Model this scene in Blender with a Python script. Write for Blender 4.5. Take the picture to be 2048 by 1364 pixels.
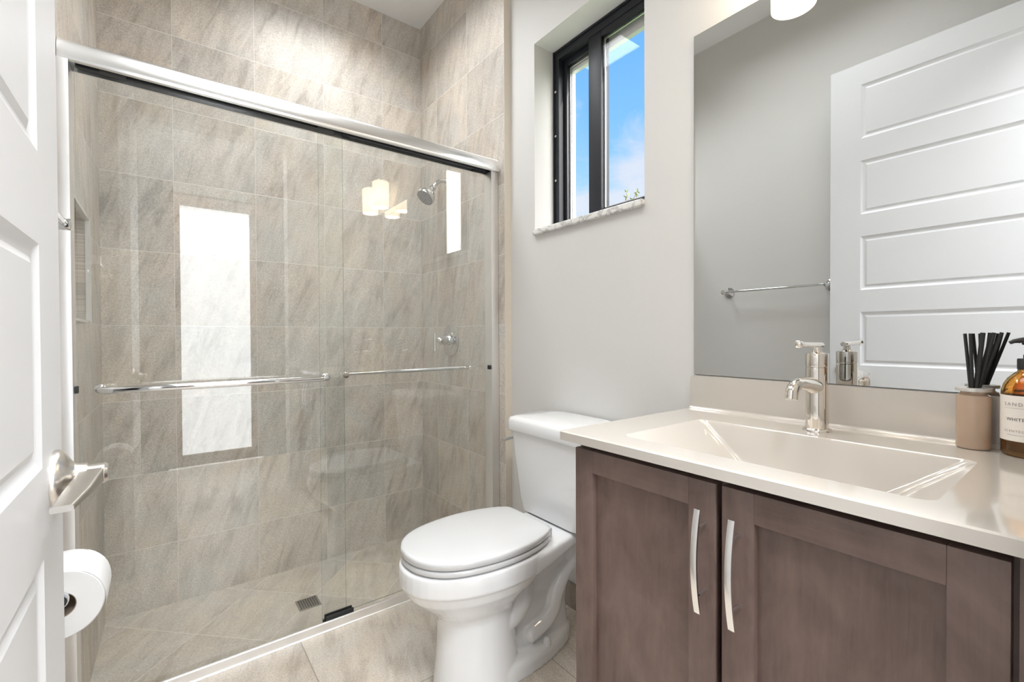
import bpy, bmesh, math, random
from mathutils import Vector, Matrix
random.seed(7)
PI = math.pi
for o in list(bpy.data.objects):
    bpy.data.objects.remove(o, do_unlink=True)
SC = bpy.context.scene
COL = SC.collection

# ------------------------------------------------------------------ camera
FPX, YAW, PITCH, ROLL = 917.14, 0.6499, -0.0114, -0.0045
cam_d = bpy.data.cameras.new('camera')
cam = bpy.data.objects.new('camera', cam_d)
COL.objects.link(cam)
fw = Vector((math.sin(YAW) * math.cos(PITCH), math.cos(YAW) * math.cos(PITCH), math.sin(PITCH)))
rt = Vector((math.cos(YAW), -math.sin(YAW), 0))
up = rt.cross(fw)
rt2 = rt * math.cos(ROLL) + up * math.sin(ROLL)
up2 = -rt * math.sin(ROLL) + up * math.cos(ROLL)
cam.matrix_world = Matrix(((rt2.x, up2.x, -fw.x, 0), (rt2.y, up2.y, -fw.y, 0), (rt2.z, up2.z, -fw.z, 1.019), (0, 0, 0, 1)))
cam_d.sensor_width = 36
cam_d.lens = 36 * FPX / 2048
cam_d.clip_start = 0.01
SC.camera = cam

# ------------------------------------------------------------------ view
SC.view_settings.view_transform = 'Standard'
SC.view_settings.look = 'None'
SC.view_settings.gamma = 1
SC.view_settings.use_curve_mapping = False
SC.view_settings.exposure = 0.40

# ------------------------------------------------------------------ node helpers
class NT:
    def __init__(s, nt):
        s.nt = nt
        nt.nodes.clear()
    def n(s, t, **kw):
        nd = s.nt.nodes.new(t)
        ins = kw.pop('ins', {})
        for k, v in kw.items():
            setattr(nd, k, v)
        for k, v in ins.items():
            s.set(nd, k, v)
        return nd
    def set(s, nd, k, v):
        sock = nd.inputs[k]
        if isinstance(v, bpy.types.NodeSocket):
            s.nt.links.new(v, sock)
        else:
            if isinstance(v, (tuple, list)) and sock.type == 'RGBA' and len(v) == 3:
                v = tuple(v) + (1,)
            sock.default_value = v
    def math(s, op, a, b=0.0, c=None, clamp=False):
        nd = s.n('ShaderNodeMath', operation=op, use_clamp=clamp)
        s.set(nd, 0, a); s.set(nd, 1, b)
        if c is not None: s.set(nd, 2, c)
        return nd.outputs[0]
    def vmath(s, op, a, b=None, scale=None):
        nd = s.n('ShaderNodeVectorMath', operation=op)
        s.set(nd, 0, a)
        if b is not None: s.set(nd, 1, b)
        if scale is not None: s.set(nd, 'Scale', scale)
        return nd.outputs['Value'] if op in ('DOT_PRODUCT', 'LENGTH') else nd.outputs[0]
    def mix(s, f, a, b, blend='MIX'):
        nd = s.n('ShaderNodeMix', data_type='RGBA', blend_type=blend)
        s.set(nd, 0, f); s.set(nd, 6, a); s.set(nd, 7, b)
        return nd.outputs[2]
    def ramp(s, f, stops):
        nd = s.n('ShaderNodeValToRGB')
        s.set(nd, 0, f)
        e = nd.color_ramp.elements
        while len(e) > 1: e.remove(e[-1])
        e[0].position = stops[0][0]; e[0].color = tuple(stops[0][1]) + (1,)
        for p, c in stops[1:]:
            q = e.new(p); q.color = tuple(c) + (1,)
        return nd.outputs[0]
    def rng(s, v, a, b, c, d):
        nd = s.n('ShaderNodeMapRange')
        for i, x in enumerate((v, a, b, c, d)): s.set(nd, i, x)
        return nd.outputs[0]
    def noise(s, vec, scale, detail=4, rough=0.55, dist=0.0):
        nd = s.n('ShaderNodeTexNoise')
        s.set(nd, 'Vector', vec); s.set(nd, 'Scale', scale); s.set(nd, 'Detail', detail)
        s.set(nd, 'Roughness', rough); s.set(nd, 'Distortion', dist)
        return nd.outputs[0]
    def xyz(s, x, y, z):
        nd = s.n('ShaderNodeCombineXYZ')
        s.set(nd, 0, x); s.set(nd, 1, y); s.set(nd, 2, z)
        return nd.outputs[0]
    def pos(s):
        sp = s.n('ShaderNodeSeparateXYZ')
        g = s.n('ShaderNodeNewGeometry')
        s.set(sp, 0, g.outputs['Position'])
        return g.outputs['Position'], sp.outputs[0], sp.outputs[1], sp.outputs[2]
    def bump(s, h, strength=0.3, dist=0.001):
        nd = s.n('ShaderNodeBump')
        s.set(nd, 'Height', h); s.set(nd, 'Strength', strength); s.set(nd, 'Distance', dist)
        return nd.outputs[0]
    def bsdf(s, **kw):
        b = s.n('ShaderNodeBsdfPrincipled')
        for k, v in kw.items():
            s.set(b, k.replace('_', ' '), v)
        o = s.n('ShaderNodeOutputMaterial')
        s.nt.links.new(b.outputs[0], o.inputs[0])
        return b
    def out(s, sh):
        o = s.n('ShaderNodeOutputMaterial')
        s.nt.links.new(sh, o.inputs[0])

def newmat(name):
    m = bpy.data.materials.new(name)
    m.use_nodes = True
    return m, NT(m.node_tree)

def simple(name, col, rough=0.5, metal=0.0, coat=0.0, vary=0.03, scale=30.0, bump=0.0, **kw):
    m, t = newmat(name)
    p = t.pos()[0]
    nz = t.noise(p, scale, 3)
    c2 = tuple(max(0, c * (1 - vary)) for c in col)
    c = t.mix(nz, c2, tuple(min(1, x * (1 + vary)) for x in col))
    b = t.bsdf(Base_Color=c, Roughness=rough, Metallic=metal, **kw)
    if coat:
        t.set(b, 'Coat Weight', coat); t.set(b, 'Coat Roughness', 0.06)
    if bump:
        t.set(b, 'Normal', t.bump(t.noise(p, scale * 4, 3), bump, 0.001))
    return m

# ------------------------------------------------------------------ world: blue sky, thin cloud, bright glow round the sun
SUN_DIR = Vector((0.20, -0.86, 0.47)).normalized()
w = bpy.data.worlds.new('world'); SC.world = w; w.use_nodes = True
t = NT(w.node_tree)
tc = t.n('ShaderNodeTexCoord')
d = t.vmath('NORMALIZE', tc.outputs['Generated'])
sp = t.n('ShaderNodeSeparateXYZ'); t.set(sp, 0, d)
grad = t.ramp(t.math('MAXIMUM', sp.outputs[2], 0.0), [(0.0, (0.62, 0.87, 1.0)), (0.25, (0.46, 0.78, 1.05)), (0.42, (0.25, 0.60, 1.08)), (0.58, (0.145, 0.47, 1.08)), (0.9, (0.06, 0.28, 0.8))])
cl = t.noise(t.vmath('MULTIPLY', d, (1.0, 1.0, 2.6)), 4.2, 7, 0.6, 0.35)
low = t.rng(sp.outputs[2], 0.26, 0.52, 0.19, -0.14)
cf = t.rng(t.math('ADD', cl, low), 0.49, 0.72, 0.0, 0.85)
sky = t.mix(cf, grad, (0.82, 0.86, 0.97))
dd = t.math('MAXIMUM', t.vmath('DOT_PRODUCT', d, tuple(SUN_DIR)), 0.0)
glow = t.math('MULTIPLY', t.math('POWER', dd, 5.0), 15.0)
sky = t.mix(1.0, sky, t.vmath('SCALE', (1.0, 0.97, 0.92), scale=glow), 'ADD')
bg = t.n('ShaderNodeBackground'); t.set(bg, 0, sky); t.set(bg, 1, 0.78)
wo = t.n('ShaderNodeOutputWorld'); w.node_tree.links.new(bg.outputs[0], wo.inputs[0])

def lamp(name, kind, loc, energy, color=(1, 1, 1), size=0.3, rot=None, size_y=None, spread=None):
    ld = bpy.data.lights.new(name, kind)
    ld.energy = energy; ld.color = color
    if kind == 'AREA':
        ld.size = size
        if spread: ld.spread = math.radians(spread)
        if size_y: ld.shape = 'RECTANGLE'; ld.size_y = size_y
    elif kind == 'SUN':
        ld.angle = math.radians(0.6)
    else:
        ld.shadow_soft_size = size
    o = bpy.data.objects.new(name, ld); COL.objects.link(o)
    o.location = loc
    if rot: o.rotation_euler = rot
    return o
s = lamp('sun', 'SUN', (3, -6, 6), 5.0, (1, 0.96, 0.9))
s.rotation_euler = SUN_DIR.to_track_quat('Z', 'Y').to_euler()
lamp('bathroom_fill_light', 'AREA', (0.30, 0.90, 2.74), 7.0, (0.95, 0.975, 1.0), 0.6, size_y=1.0, spread=125)  # added soft fill below the ceiling, stands in for bounced flash
lamp('shower_fill_light', 'AREA', (0.62, 1.90, 2.74), 8.0, (0.94, 0.97, 1.0), 0.45, size_y=0.35, spread=138)  # unseen fill added to brighten the shower tile, no fixture modelled
lamp('hall_fill_light', 'AREA', (0.3, -0.55, 2.70), 48, (0.96, 0.98, 1.0), 0.7)  # added fill behind the camera, lights the room through the doorway

# ------------------------------------------------------------------ materials
def tile_mat(name, uv, u0, v0, size, c_dark, c_mid, c_light, grout, rough=0.38, gw=0.0022, diag=False, streak=0.28, bumpy=0.35, lean=72, vgrout=1.0):
    """stone-look square tiles: uv picks the two world axes, (u0, v0) one grid crossing"""
    m, t = newmat(name)
    P, X, Y, Z = t.pos()
    ax = {'x': X, 'y': Y, 'z': Z}
    U, V = ax[uv[0]], ax[uv[1]]
    if diag:
        r2 = math.sqrt(0.5)
        A = t.math('MULTIPLY', t.math('SUBTRACT', V, U), r2)
        B = t.math('MULTIPLY', t.math('ADD', V, U), r2)
        U, V = A, B
    gu = t.math('DIVIDE', t.math('SUBTRACT', U, u0), size)
    gv = t.math('DIVIDE', t.math('SUBTRACT', V, v0), size)
    iu, iv = t.math('FLOOR', gu), t.math('FLOOR', gv)
    fu, fv = t.math('FRACT', gu), t.math('FRACT', gv)
    wn = t.n('ShaderNodeTexWhiteNoise', noise_dimensions='2D')
    t.set(wn, 'Vector', t.xyz(iu, iv, 0))
    rnd = wn.outputs['Color']
    rv = wn.outputs['Value']
    # the coordinates of one tile's stone, shifted per tile
    q = t.vmath('ADD', t.vmath('SCALE', t.xyz(fu, fv, 0), scale=size / 0.3048), t.vmath('SCALE', rnd, scale=37.0))
    # steep smoky veins, cloudy patches and fine pits
    rot = t.n('ShaderNodeVectorRotate', rotation_type='Z_AXIS')
    t.set(rot, 'Vector', q); t.set(rot, 'Angle', math.radians(-lean))
    qs = t.vmath('MULTIPLY', rot.outputs[0], (0.55, 2.6, 1))
    vein = t.noise(qs, 2.4, 8, 0.66, 0.5)
    blotch = t.noise(q, 1.5, 4, 0.55, 0.3)
    fine = t.noise(q, 46.0, 5, 0.75)
    pit = t.noise(q, 85.0, 2, 0.6)
    crack = t.math('ABSOLUTE', t.math('SUBTRACT', t.noise(qs, 1.7, 7, 0.62, 0.9), 0.5))
    crack = t.rng(crack, 0.0, 0.014, 1.0, 0.0)
    patch = t.rng(t.noise(q, 2.4, 3), 0.50, 0.66, 0.0, 1.0)
    smoke = t.math('MULTIPLY', t.rng(vein, 0.50, 0.68, 0, 1), t.rng(blotch, 0.42, 0.6, 0, 1))
    c = t.mix(t.rng(blotch, 0.32, 0.68, 0, 1), c_light, c_mid)
    c = t.mix(t.math('MULTIPLY', t.rng(vein, 0.36, 0.64, 0, 1), 0.35), c, c_dark)
    c = t.mix(t.math('MULTIPLY', smoke, 0.85), c, c_dark)
    tint = t.rng(t.noise(q, 1.1, 3, 0.5, 0.5), 0.35, 0.65, 0, 1)
    c = t.mix(1.0, c, t.mix(tint, (1.03, 0.995, 0.95), (0.95, 0.985, 1.01)), 'MULTIPLY')
    c = t.mix(t.math('MULTIPLY', t.rng(fine, 0.47, 0.66, 0, 1), 0.50), c, c_dark)
    c = t.mix(t.math('MULTIPLY', t.math('MULTIPLY', t.rng(pit, 0.56, 0.68, 0, 1), t.rng(vein, 0.40, 0.60, 0.15, 1)), 0.45), c, tuple(x * 0.6 for x in c_dark))
    c = t.mix(t.math('MULTIPLY', t.math('MULTIPLY', crack, patch), streak), c, tuple(x * 0.5 for x in c_dark))
    grain = t.noise(q, 62.0, 3, 0.8)
    gf = t.rng(grain, 0.30, 0.70, 0.76, 1.20)
    c = t.mix(1.0, c, t.xyz(gf, gf, gf), 'MULTIPLY')
    c = t.mix(1.0, c, t.mix(rv, (0.92, 0.92, 0.925), (1.05, 1.045, 1.035)), 'MULTIPLY')
    e = gw / size
    du = t.math('SUBTRACT', 0.5, t.math('ABSOLUTE', t.math('SUBTRACT', fu, 0.5)))
    dv = t.math('SUBTRACT', 0.5, t.math('ABSOLUTE', t.math('SUBTRACT', fv, 0.5)))
    gh = t.rng(dv, e * 0.35, e * 0.75, 1.0, 0.0)
    gq = t.math('MULTIPLY', t.rng(du, e * 0.35, e * 0.75, 1.0, 0.0), vgrout)
    g = t.math('MAXIMUM', gh, gq)
    c = t.mix(g, c, grout)
    h = t.math('ADD', t.math('MULTIPLY', fine, 0.7), t.math('MULTIPLY', vein, 0.6))
    h = t.math('SUBTRACT', h, t.math('MULTIPLY', t.math('MULTIPLY', crack, patch), 0.6))
    h = t.math('SUBTRACT', h, g)
    t.bsdf(Base_Color=c, Roughness=t.rng(fine, 0.3, 0.7, rough - 0.06, rough + 0.1), Normal=t.bump(h, bumpy, 0.0012))
    return m

TD, TM, TL, GR = (0.39, 0.345, 0.297), (0.66, 0.60, 0.535), (0.745, 0.69, 0.625), (0.76, 0.72, 0.665)
M = {}
M['tile_back'] = tile_mat('stone_tile_back', 'xz', 0.041, 0.153, 0.3048, TD, TM, TL, GR, vgrout=0.7)
M['tile_side'] = tile_mat('stone_tile_side', 'yz', 1.603, 0.153, 0.3048, TD, TM, TL, GR, vgrout=0.7, lean=106)
M['tile_pan'] = tile_mat('stone_tile_pan', 'xy', 2.45 * math.sqrt(0.5), 2.62 * math.sqrt(0.5), 0.3048, (0.38, 0.33, 0.275), (0.61, 0.545, 0.47), (0.70, 0.635, 0.555), (0.74, 0.68, 0.605), diag=True)
M['tile_floor'] = tile_mat('stone_tile_floor', 'xy', 0.354, 1.232, 0.61, (0.45, 0.39, 0.33), (0.66, 0.595, 0.52), (0.74, 0.675, 0.60), (0.36, 0.31, 0.26), rough=0.28, gw=0.003, bumpy=0.2)
M['tile_base'] = tile_mat('stone_tile_base', 'yz', 1.232, -0.2, 0.61, (0.25, 0.215, 0.185), (0.36, 0.32, 0.28), (0.43, 0.385, 0.345), (0.36, 0.31, 0.26))
M['paint'] = simple('grey_wall_paint', (0.69, 0.68, 0.66), 0.6, vary=0.012, scale=60, bump=0.05)
M['hall_dimmed'] = simple('hall_wall_dimmed', (0.09, 0.088, 0.085), 0.6, vary=0.012, scale=60)  # hall dimness put into the colour, keeps its reflection in the glass faint
M['white_paint'] = simple('white_paint', (0.80, 0.795, 0.785), 0.6, vary=0.01, scale=50, bump=0.04)
M['reveal'] = simple('white_reveal_paint', (0.88, 0.88, 0.87), 0.55, vary=0.01)
M['edge'] = simple('tile_edge_caulk', (0.72, 0.65, 0.55), 0.5, vary=0.04)
M['ceiling'] = simple('ceiling_texture', (0.88, 0.88, 0.87), 0.8, vary=0.03, scale=120, bump=0.5)
M['door'] = simple('white_satin_door', (0.76, 0.765, 0.78), 0.45, vary=0.006, scale=15)
M['porcelain'] = simple('white_porcelain', (0.82, 0.825, 0.83), 0.10, vary=0.006, coat=0.6)
M['seat'] = simple('white_plastic_seat', (0.65, 0.655, 0.66), 0.16, vary=0.005, coat=0.3)
M['counter'] = simple('cultured_marble', (0.59, 0.55, 0.50), 0.14, vary=0.012, scale=9, coat=0.7)
M['chrome'] = simple('chrome', (0.74, 0.745, 0.75), 0.04, 1.0, vary=0.01)
M['nickel'] = simple('polished_nickel', (0.78, 0.735, 0.68), 0.04, 1.0, vary=0.01)
M['brushed'] = simple('brushed_nickel', (0.63, 0.60, 0.56), 0.30, 1.0, vary=0.05, scale=90)
M['alu'] = simple('polished_aluminium', (0.90, 0.90, 0.90), 0.26, 1.0, vary=0.02)
M['track'] = simple('polished_sill', (0.95, 0.95, 0.95), 0.36, 1.0, vary=0.01)
M['niche_trim'] = simple('pale_edge_trim', (0.72, 0.70, 0.67), 0.4)
M['jamb'] = simple('satin_jamb', (0.88, 0.88, 0.88), 0.42, 1.0, vary=0.02)
M['alu_matt'] = simple('satin_aluminium', (0.80, 0.80, 0.80), 0.34, 1.0, vary=0.02)
M['pull'] = simple('satin_chrome_pull', (0.90, 0.90, 0.89), 0.22, 1.0, vary=0.02)
M['black'] = simple('black_rubber', (0.02, 0.02, 0.022), 0.5, vary=0.1)
M['bronze'] = simple('dark_bronze_frame', (0.014, 0.016, 0.022), 0.5, vary=0.15, scale=80)
M['reed'] = simple('black_reed', (0.022, 0.021, 0.021), 0.7, vary=0.2, scale=400, bump=0.2)
M['paper'] = simple('tissue_paper', (0.82, 0.82, 0.815), 0.9, vary=0.01, scale=300, bump=0.15)
M['card'] = simple('cardboard_core', (0.36, 0.29, 0.23), 0.9, vary=0.1, scale=200)
M['label'] = simple('paper_label', (0.86, 0.80, 0.74), 0.6, vary=0.01)
M['ink'] = simple('dark_ink', (0.10, 0.09, 0.085), 0.7)
M['ink_light'] = simple('grey_ink', (0.30, 0.27, 0.25), 0.7)
M['steel'] = simple('drain_steel', (0.42, 0.40, 0.37), 0.35, 1.0, vary=0.1, scale=100)
M['hole'] = simple('drain_hole', (0.015, 0.014, 0.013), 0.8)
M['rubber_grey'] = simple('grey_nozzle_rubber', (0.36, 0.36, 0.37), 0.6)
M['leaf'] = simple('pale_green_leaf', (0.35, 0.38, 0.12), 0.6, vary=0.3, scale=20)
M['bark'] = simple('grey_bark', (0.25, 0.2, 0.15), 0.9, vary=0.3, scale=40)
M['lawn'] = simple('lawn', (0.10, 0.16, 0.05), 0.9, vary=0.4, scale=6)

def wood_mat(name, axis):
    m, t = newmat(name)
    P, X, Y, Z = t.pos()
    st = (30, 30, 2.2) if axis == 'z' else (30, 2.2, 30)
    g = t.noise(t.vmath('MULTIPLY', P, st), 4.0, 6, 0.65, 0.6)
    bl = t.noise(t.vmath('MULTIPLY', P, (1, 1, 0.6)), 9.0, 5, 0.62, 0.4)
    c = t.mix(t.rng(g, 0.3, 0.7, 0, 1), (0.095, 0.060, 0.050), (0.135, 0.089, 0.075))
    c = t.mix(t.math('MULTIPLY', t.rng(bl, 0.38, 0.66, 0, 1), 0.75), c, (0.205, 0.140, 0.118))
    t.bsdf(Base_Color=c, Roughness=0.42, Normal=t.bump(g, 0.12, 0.0005), Coat_Weight=0.12, Coat_Roughness=0.3)
    return m
M['wood_v'] = wood_mat('espresso_wood_upright', 'z')
M['wood_h'] = wood_mat('espresso_wood_level', 'y')

def marble():
    m, t = newmat('white_marble_sill')
    P = t.pos()[0]
    v = t.math('ABSOLUTE', t.math('SUBTRACT', t.noise(P, 14, 6, 0.6, 1.5), 0.5))
    c = t.mix(t.rng(v, 0.0, 0.06, 1, 0), (0.80, 0.79, 0.76), (0.48, 0.47, 0.46))
    t.bsdf(Base_Color=c, Roughness=0.18)
    return m
M['marble'] = marble()

def pane(name, tint, refl=1.0):
    """flat clear pane: sees straight through, mirrors by the angle of view (both faces)"""
    m, t = newmat(name)
    lw = t.n('ShaderNodeLayerWeight'); t.set(lw, 'Blend', 0.5)
    f = t.math('POWER', lw.outputs['Facing'], 5.0)
    f = t.math('MULTIPLY', t.math('ADD', 0.052, t.math('MULTIPLY', f, 0.94)), refl, clamp=True)
    tr = t.n('ShaderNodeBsdfTransparent'); t.set(tr, 0, tint)
    gl = t.n('ShaderNodeBsdfGlossy'); t.set(gl, 'Roughness', 0.0); t.set(gl, 0, (1, 1, 1))
    mx = t.n('ShaderNodeMixShader'); t.set(mx, 0, f)
    t.nt.links.new(tr.outputs[0], mx.inputs[1]); t.nt.links.new(gl.outputs[0], mx.inputs[2])
    t.out(mx.outputs[0])
    return m
M['glass'] = pane('clear_shower_glass', (0.975, 0.985, 0.98))
M['win_glass'] = pane('clear_window_glass', (0.99, 0.99, 0.99), 0.3)
def glass_edge():
    m, t = newmat('green_glass_edge')
    tr = t.n('ShaderNodeBsdfTransparent'); t.set(tr, 0, (0.55, 0.66, 0.63))
    gl = t.n('ShaderNodeBsdfGlossy'); t.set(gl, 'Roughness', 0.15); t.set(gl, 0, (0.8, 0.88, 0.86))
    mx = t.n('ShaderNodeMixShader'); t.set(mx, 0, 0.35)
    t.nt.links.new(tr.outputs[0], mx.inputs[1]); t.nt.links.new(gl.outputs[0], mx.inputs[2])
    t.out(mx.outputs[0])
    return m
M['glass_edge'] = glass_edge()
def real_glass(name, col, rough=0.0, ior=1.45):
    m, t = newmat(name)
    t.bsdf(Base_Color=col, Roughness=rough, IOR=ior, Transmission_Weight=1.0)
    return m
M['amber'] = real_glass('amber_glass', (0.97, 0.62, 0.20), 0.01)
M['smoke'] = simple('warm_grey_frosted_glass', (0.68, 0.50, 0.37), 0.10, vary=0.10, scale=25, coat=0.4)
M['smoke'].node_tree.nodes['Principled BSDF'].inputs['Transmission Weight'].default_value = 0.35
M['lid'] = simple('pale_steel_lid', (0.60, 0.585, 0.56), 0.25, 0.3, vary=0.02)
M['mirror'] = simple('mirror_silver', (0.715, 0.73, 0.73), 0.0, 1.0, vary=0.0)

def emit(name, col, strength, rough=0.3):
    m, t = newmat(name)
    b = t.bsdf(Base_Color=(0.85, 0.83, 0.8), Roughness=rough)
    t.set(b, 'Emission Color', col); t.set(b, 'Emission Strength', strength)
    return m
def shade_mat():
    m, t = newmat('frosted_lamp_shade_lit')
    P, X, Y, Z = t.pos()
    k = t.rng(Z, 1.86, 2.02, 0.0, 1.0)
    mid = t.math('SUBTRACT', 1.0, t.math('ABSOLUTE', t.math('SUBTRACT', t.math('MULTIPLY', k, 1.6), 0.6)))
    b = t.bsdf(Base_Color=(0.85, 0.83, 0.8), Roughness=0.35)
    t.set(b, 'Emission Color', (1.0, 0.80, 0.56))
    t.set(b, 'Emission Strength', t.rng(mid, -0.2, 1.0, 3.8, 6.5))
    return m
M['shade'] = shade_mat()
M['bulb'] = emit('lit_bulb', (1.0, 0.88, 0.70), 75.0)
M['daylit_pane'] = emit('frosted_daylit_glass', (0.88, 0.94, 1.0), 3.4)

# ------------------------------------------------------------------ mesh builder
class MB:
    def __init__(s):
        s.bm = bmesh.new()
    def add(s, verts, faces):
        vs = [s.bm.verts.new(v) for v in verts]
        for f in faces:
            try: s.bm.faces.new([vs[i] for i in f])
            except ValueError: pass
        return vs
    def box(s, x0, x1, y0, y1, z0, z1, bev=0.0, seg=2):
        b = bmesh.new()
        bmesh.ops.create_cube(b, size=1.0)
        for v in b.verts:
            v.co = Vector(((x0 + x1) / 2 + v.co.x * (x1 - x0), (y0 + y1) / 2 + v.co.y * (y1 - y0), (z0 + z1) / 2 + v.co.z * (z1 - z0)))
        if bev:
            bmesh.ops.bevel(b, geom=list(b.edges), offset=bev, segments=seg, profile=0.6, affect='EDGES', clamp_overlap=True)
        s.merge(b)
        return s
    def merge(s, b, mat=None):
        me = bpy.data.meshes.new('tmp')
        b.to_mesh(me); b.free()
        if mat is not None: me.transform(mat)
        s.bm.from_mesh(me)
        bpy.data.meshes.remove(me)
    def rings(s, rs, cap0=True, cap1=True, closed=True):
        n = len(rs[0])
        vv = [[s.bm.verts.new(p) for p in r] for r in rs]
        for a, b in zip(vv[:-1], vv[1:]):
            for i in range(n if closed else n - 1):
                j = (i + 1) % n
                try: s.bm.faces.new((a[i], a[j], b[j], b[i]))
                except ValueError: pass
        if cap0 and closed: s.bm.faces.new(list(reversed(vv[0])))
        if cap1 and closed: s.bm.faces.new(vv[-1])
        return vv
    def lathe(s, prof, c=(0, 0, 0), axis=(0, 0, 1), n=40, cap=True):
        """prof: (radius, height along axis)"""
        q = Vector((0, 0, 1)).rotation_difference(Vector(axis).normalized())
        rs = []
        for r, h in prof:
            r = max(r, 1e-5)
            rs.append([Vector(c) + q @ Vector((r * math.cos(2 * PI * i / n), r * math.sin(2 * PI * i / n), h)) for i in range(n)])
        s.rings(rs, cap, cap)
        return s
    def cyl(s, p0, p1, r, n=24, r1=None):
        a = Vector(p1) - Vector(p0)
        return s.lathe([(r, 0), (r if r1 is None else r1, a.length)], p0, a, n)
    def tube(s, pts, rad, n=16, cap=True, flat=None):
        pts = [Vector(p) for p in pts]
        if not hasattr(rad, '__len__'): rad = [rad] * len(pts)
        T = []
        for i in range(len(pts)):
            a = pts[min(i + 1, len(pts) - 1)] - pts[max(i - 1, 0)]
            T.append(a.normalized())
        ref = Vector((0, 0, 1)) if abs(T[0].z) < 0.9 else Vector((1, 0, 0))
        u = T[0].cross(ref).normalized()
        rs = []
        for i, p in enumerate(pts):
            if i: u = (T[i - 1].rotation_difference(T[i])) @ u
            v = T[i].cross(u).normalized()
            rs.append([p + (u * math.cos(2 * PI * k / n) + v * math.sin(2 * PI * k / n) * (flat or 1)) * rad[i] for k in range(n)])
        s.rings(rs, cap, cap)
        return s
    def prism(s, outline, h0, h1, f):
        """outline of 2-D points carried by f(u, v, h)"""
        s.rings([[f(u, v, h) for u, v in outline] for h in (h0, h1)])
        return s
    def build(s, name, mat, parent=None, smooth=40, base=None, mats=None, pick=None, recalc=True):
        bm = s.bm
        if recalc: bmesh.ops.recalc_face_normals(bm, faces=bm.faces)
        lim = math.radians(smooth)
        for f in bm.faces: f.smooth = True
        for e in bm.edges:
            e.smooth = len(e.link_faces) == 2 and e.calc_face_angle(0) < lim
        if base is None:
            if bm.verts:
                lo = Vector([min(v.co[i] for v in bm.verts) for i in range(3)])
                hi = Vector([max(v.co[i] for v in bm.verts) for i in range(3)])
                base = Vector(((lo.x + hi.x) / 2, (lo.y + hi.y) / 2, lo.z))
        base = Vector(base)
        for v in bm.verts: v.co -= base
        me = bpy.data.meshes.new(name)
        if mats:
            for m in mats: me.materials.append(m)
            for f in bm.faces: f.material_index = pick(f)
        else:
            me.materials.append(mat)
        bm.to_mesh(me); bm.free()
        o = bpy.data.objects.new(name, me)
        COL.objects.link(o)
        if parent is not None:
            o.parent = parent
            o.location = base - WORLD[parent.name]
        else:
            o.location = base
        WORLD[o.name] = base
        return o
WORLD = {}

def thing(name, loc, label, cat, group=None):
    o = bpy.data.objects.new(name, None)
    o.empty_display_size = 0.05
    COL.objects.link(o); o.location = loc
    WORLD[o.name] = Vector(loc)
    return tag(o, label, cat, group)
def tag(o, label, cat, group=None):
    o['label'] = label; o['category'] = cat
    if group: o['group'] = group
    return o
def struct(o, label=None, cat=None):
    o['kind'] = 'structure'
    if label: o['label'] = label
    if cat: o['category'] = cat
    return o

def rrect(u0, u1, v0, v1, r, k=6):
    """rounded rectangle outline, counter-clockwise"""
    P = []
    for cu, cv, a0 in ((u1 - r, v1 - r, 0), (u0 + r, v1 - r, 90), (u0 + r, v0 + r, 180), (u1 - r, v0 + r, 270)):
        for i in range(k + 1):
            a = math.radians(a0 + 90 * i / k)
            P.append((cu + r * math.cos(a), cv + r * math.sin(a)))
    return P

def bez(pts, n=24):
    """Catmull-Rom through points"""
    P = [Vector(p) for p in pts]
    P = [P[0] * 2 - P[1]] + P + [P[-1] * 2 - P[-2]]
    out = []
    for i in range(1, len(P) - 2):
        for j in range(n):
            s_ = j / n
            a, b, c, d_ = P[i - 1], P[i], P[i + 1], P[i + 2]
            out.append(0.5 * ((2 * b) + (c - a) * s_ + (2 * a - 5 * b + 4 * c - d_) * s_ ** 2 + (3 * b - a - 3 * c + d_) * s_ ** 3))
    out.append(P[-2])
    return out

# ------------------------------------------------------------------ room constants
ZC = 2.763            # ceiling
XW, XM = 1.215, 1.21  # painted right wall, mirror face
XR, YB, XL = 1.181, 2.406, -0.194
YE = 1.602            # where the shower tile starts
PAN = -0.107          # shower floor
YN = 0.045            # near wall, room side
WY0, WY1, WZ0, WZ1 = 0.903, 1.44, 1.428, 2.207
XOUT = 1.395

# ------------------------------------------------------------------ shell
struct(MB().box(-0.45, 1.40, -0.07, 1.70, -0.16, 0).build('floor', M['tile_floor']), 'beige stone tile floor of the bathroom', 'floor')
struct(MB().box(-0.45, 1.40, 1.60, 2.60, -0.25, PAN).build('floor', M['tile_pan']), 'tiled shower floor laid diagonally behind the glass', 'floor')
struct(MB().box(-0.45, 1.40, -0.07, 2.60, ZC, ZC + 0.1).build('ceiling', M['ceiling']), 'white textured bathroom ceiling', 'ceiling')
struct(MB().box(-0.45, 1.40, YB, 2.60, PAN, ZC).build('wall_back', M['tile_back']), 'stone tiled back wall of the shower', 'wall')
struct(MB().box(XR, XOUT, YE, YB, PAN, ZC).build('wall_shower_right', None, mats=[M['tile_side'], M['edge']], pick=lambda f: 1 if f.normal.y < -0.9 else 0), 'tiled shower wall carrying the shower head', 'wall')
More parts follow.
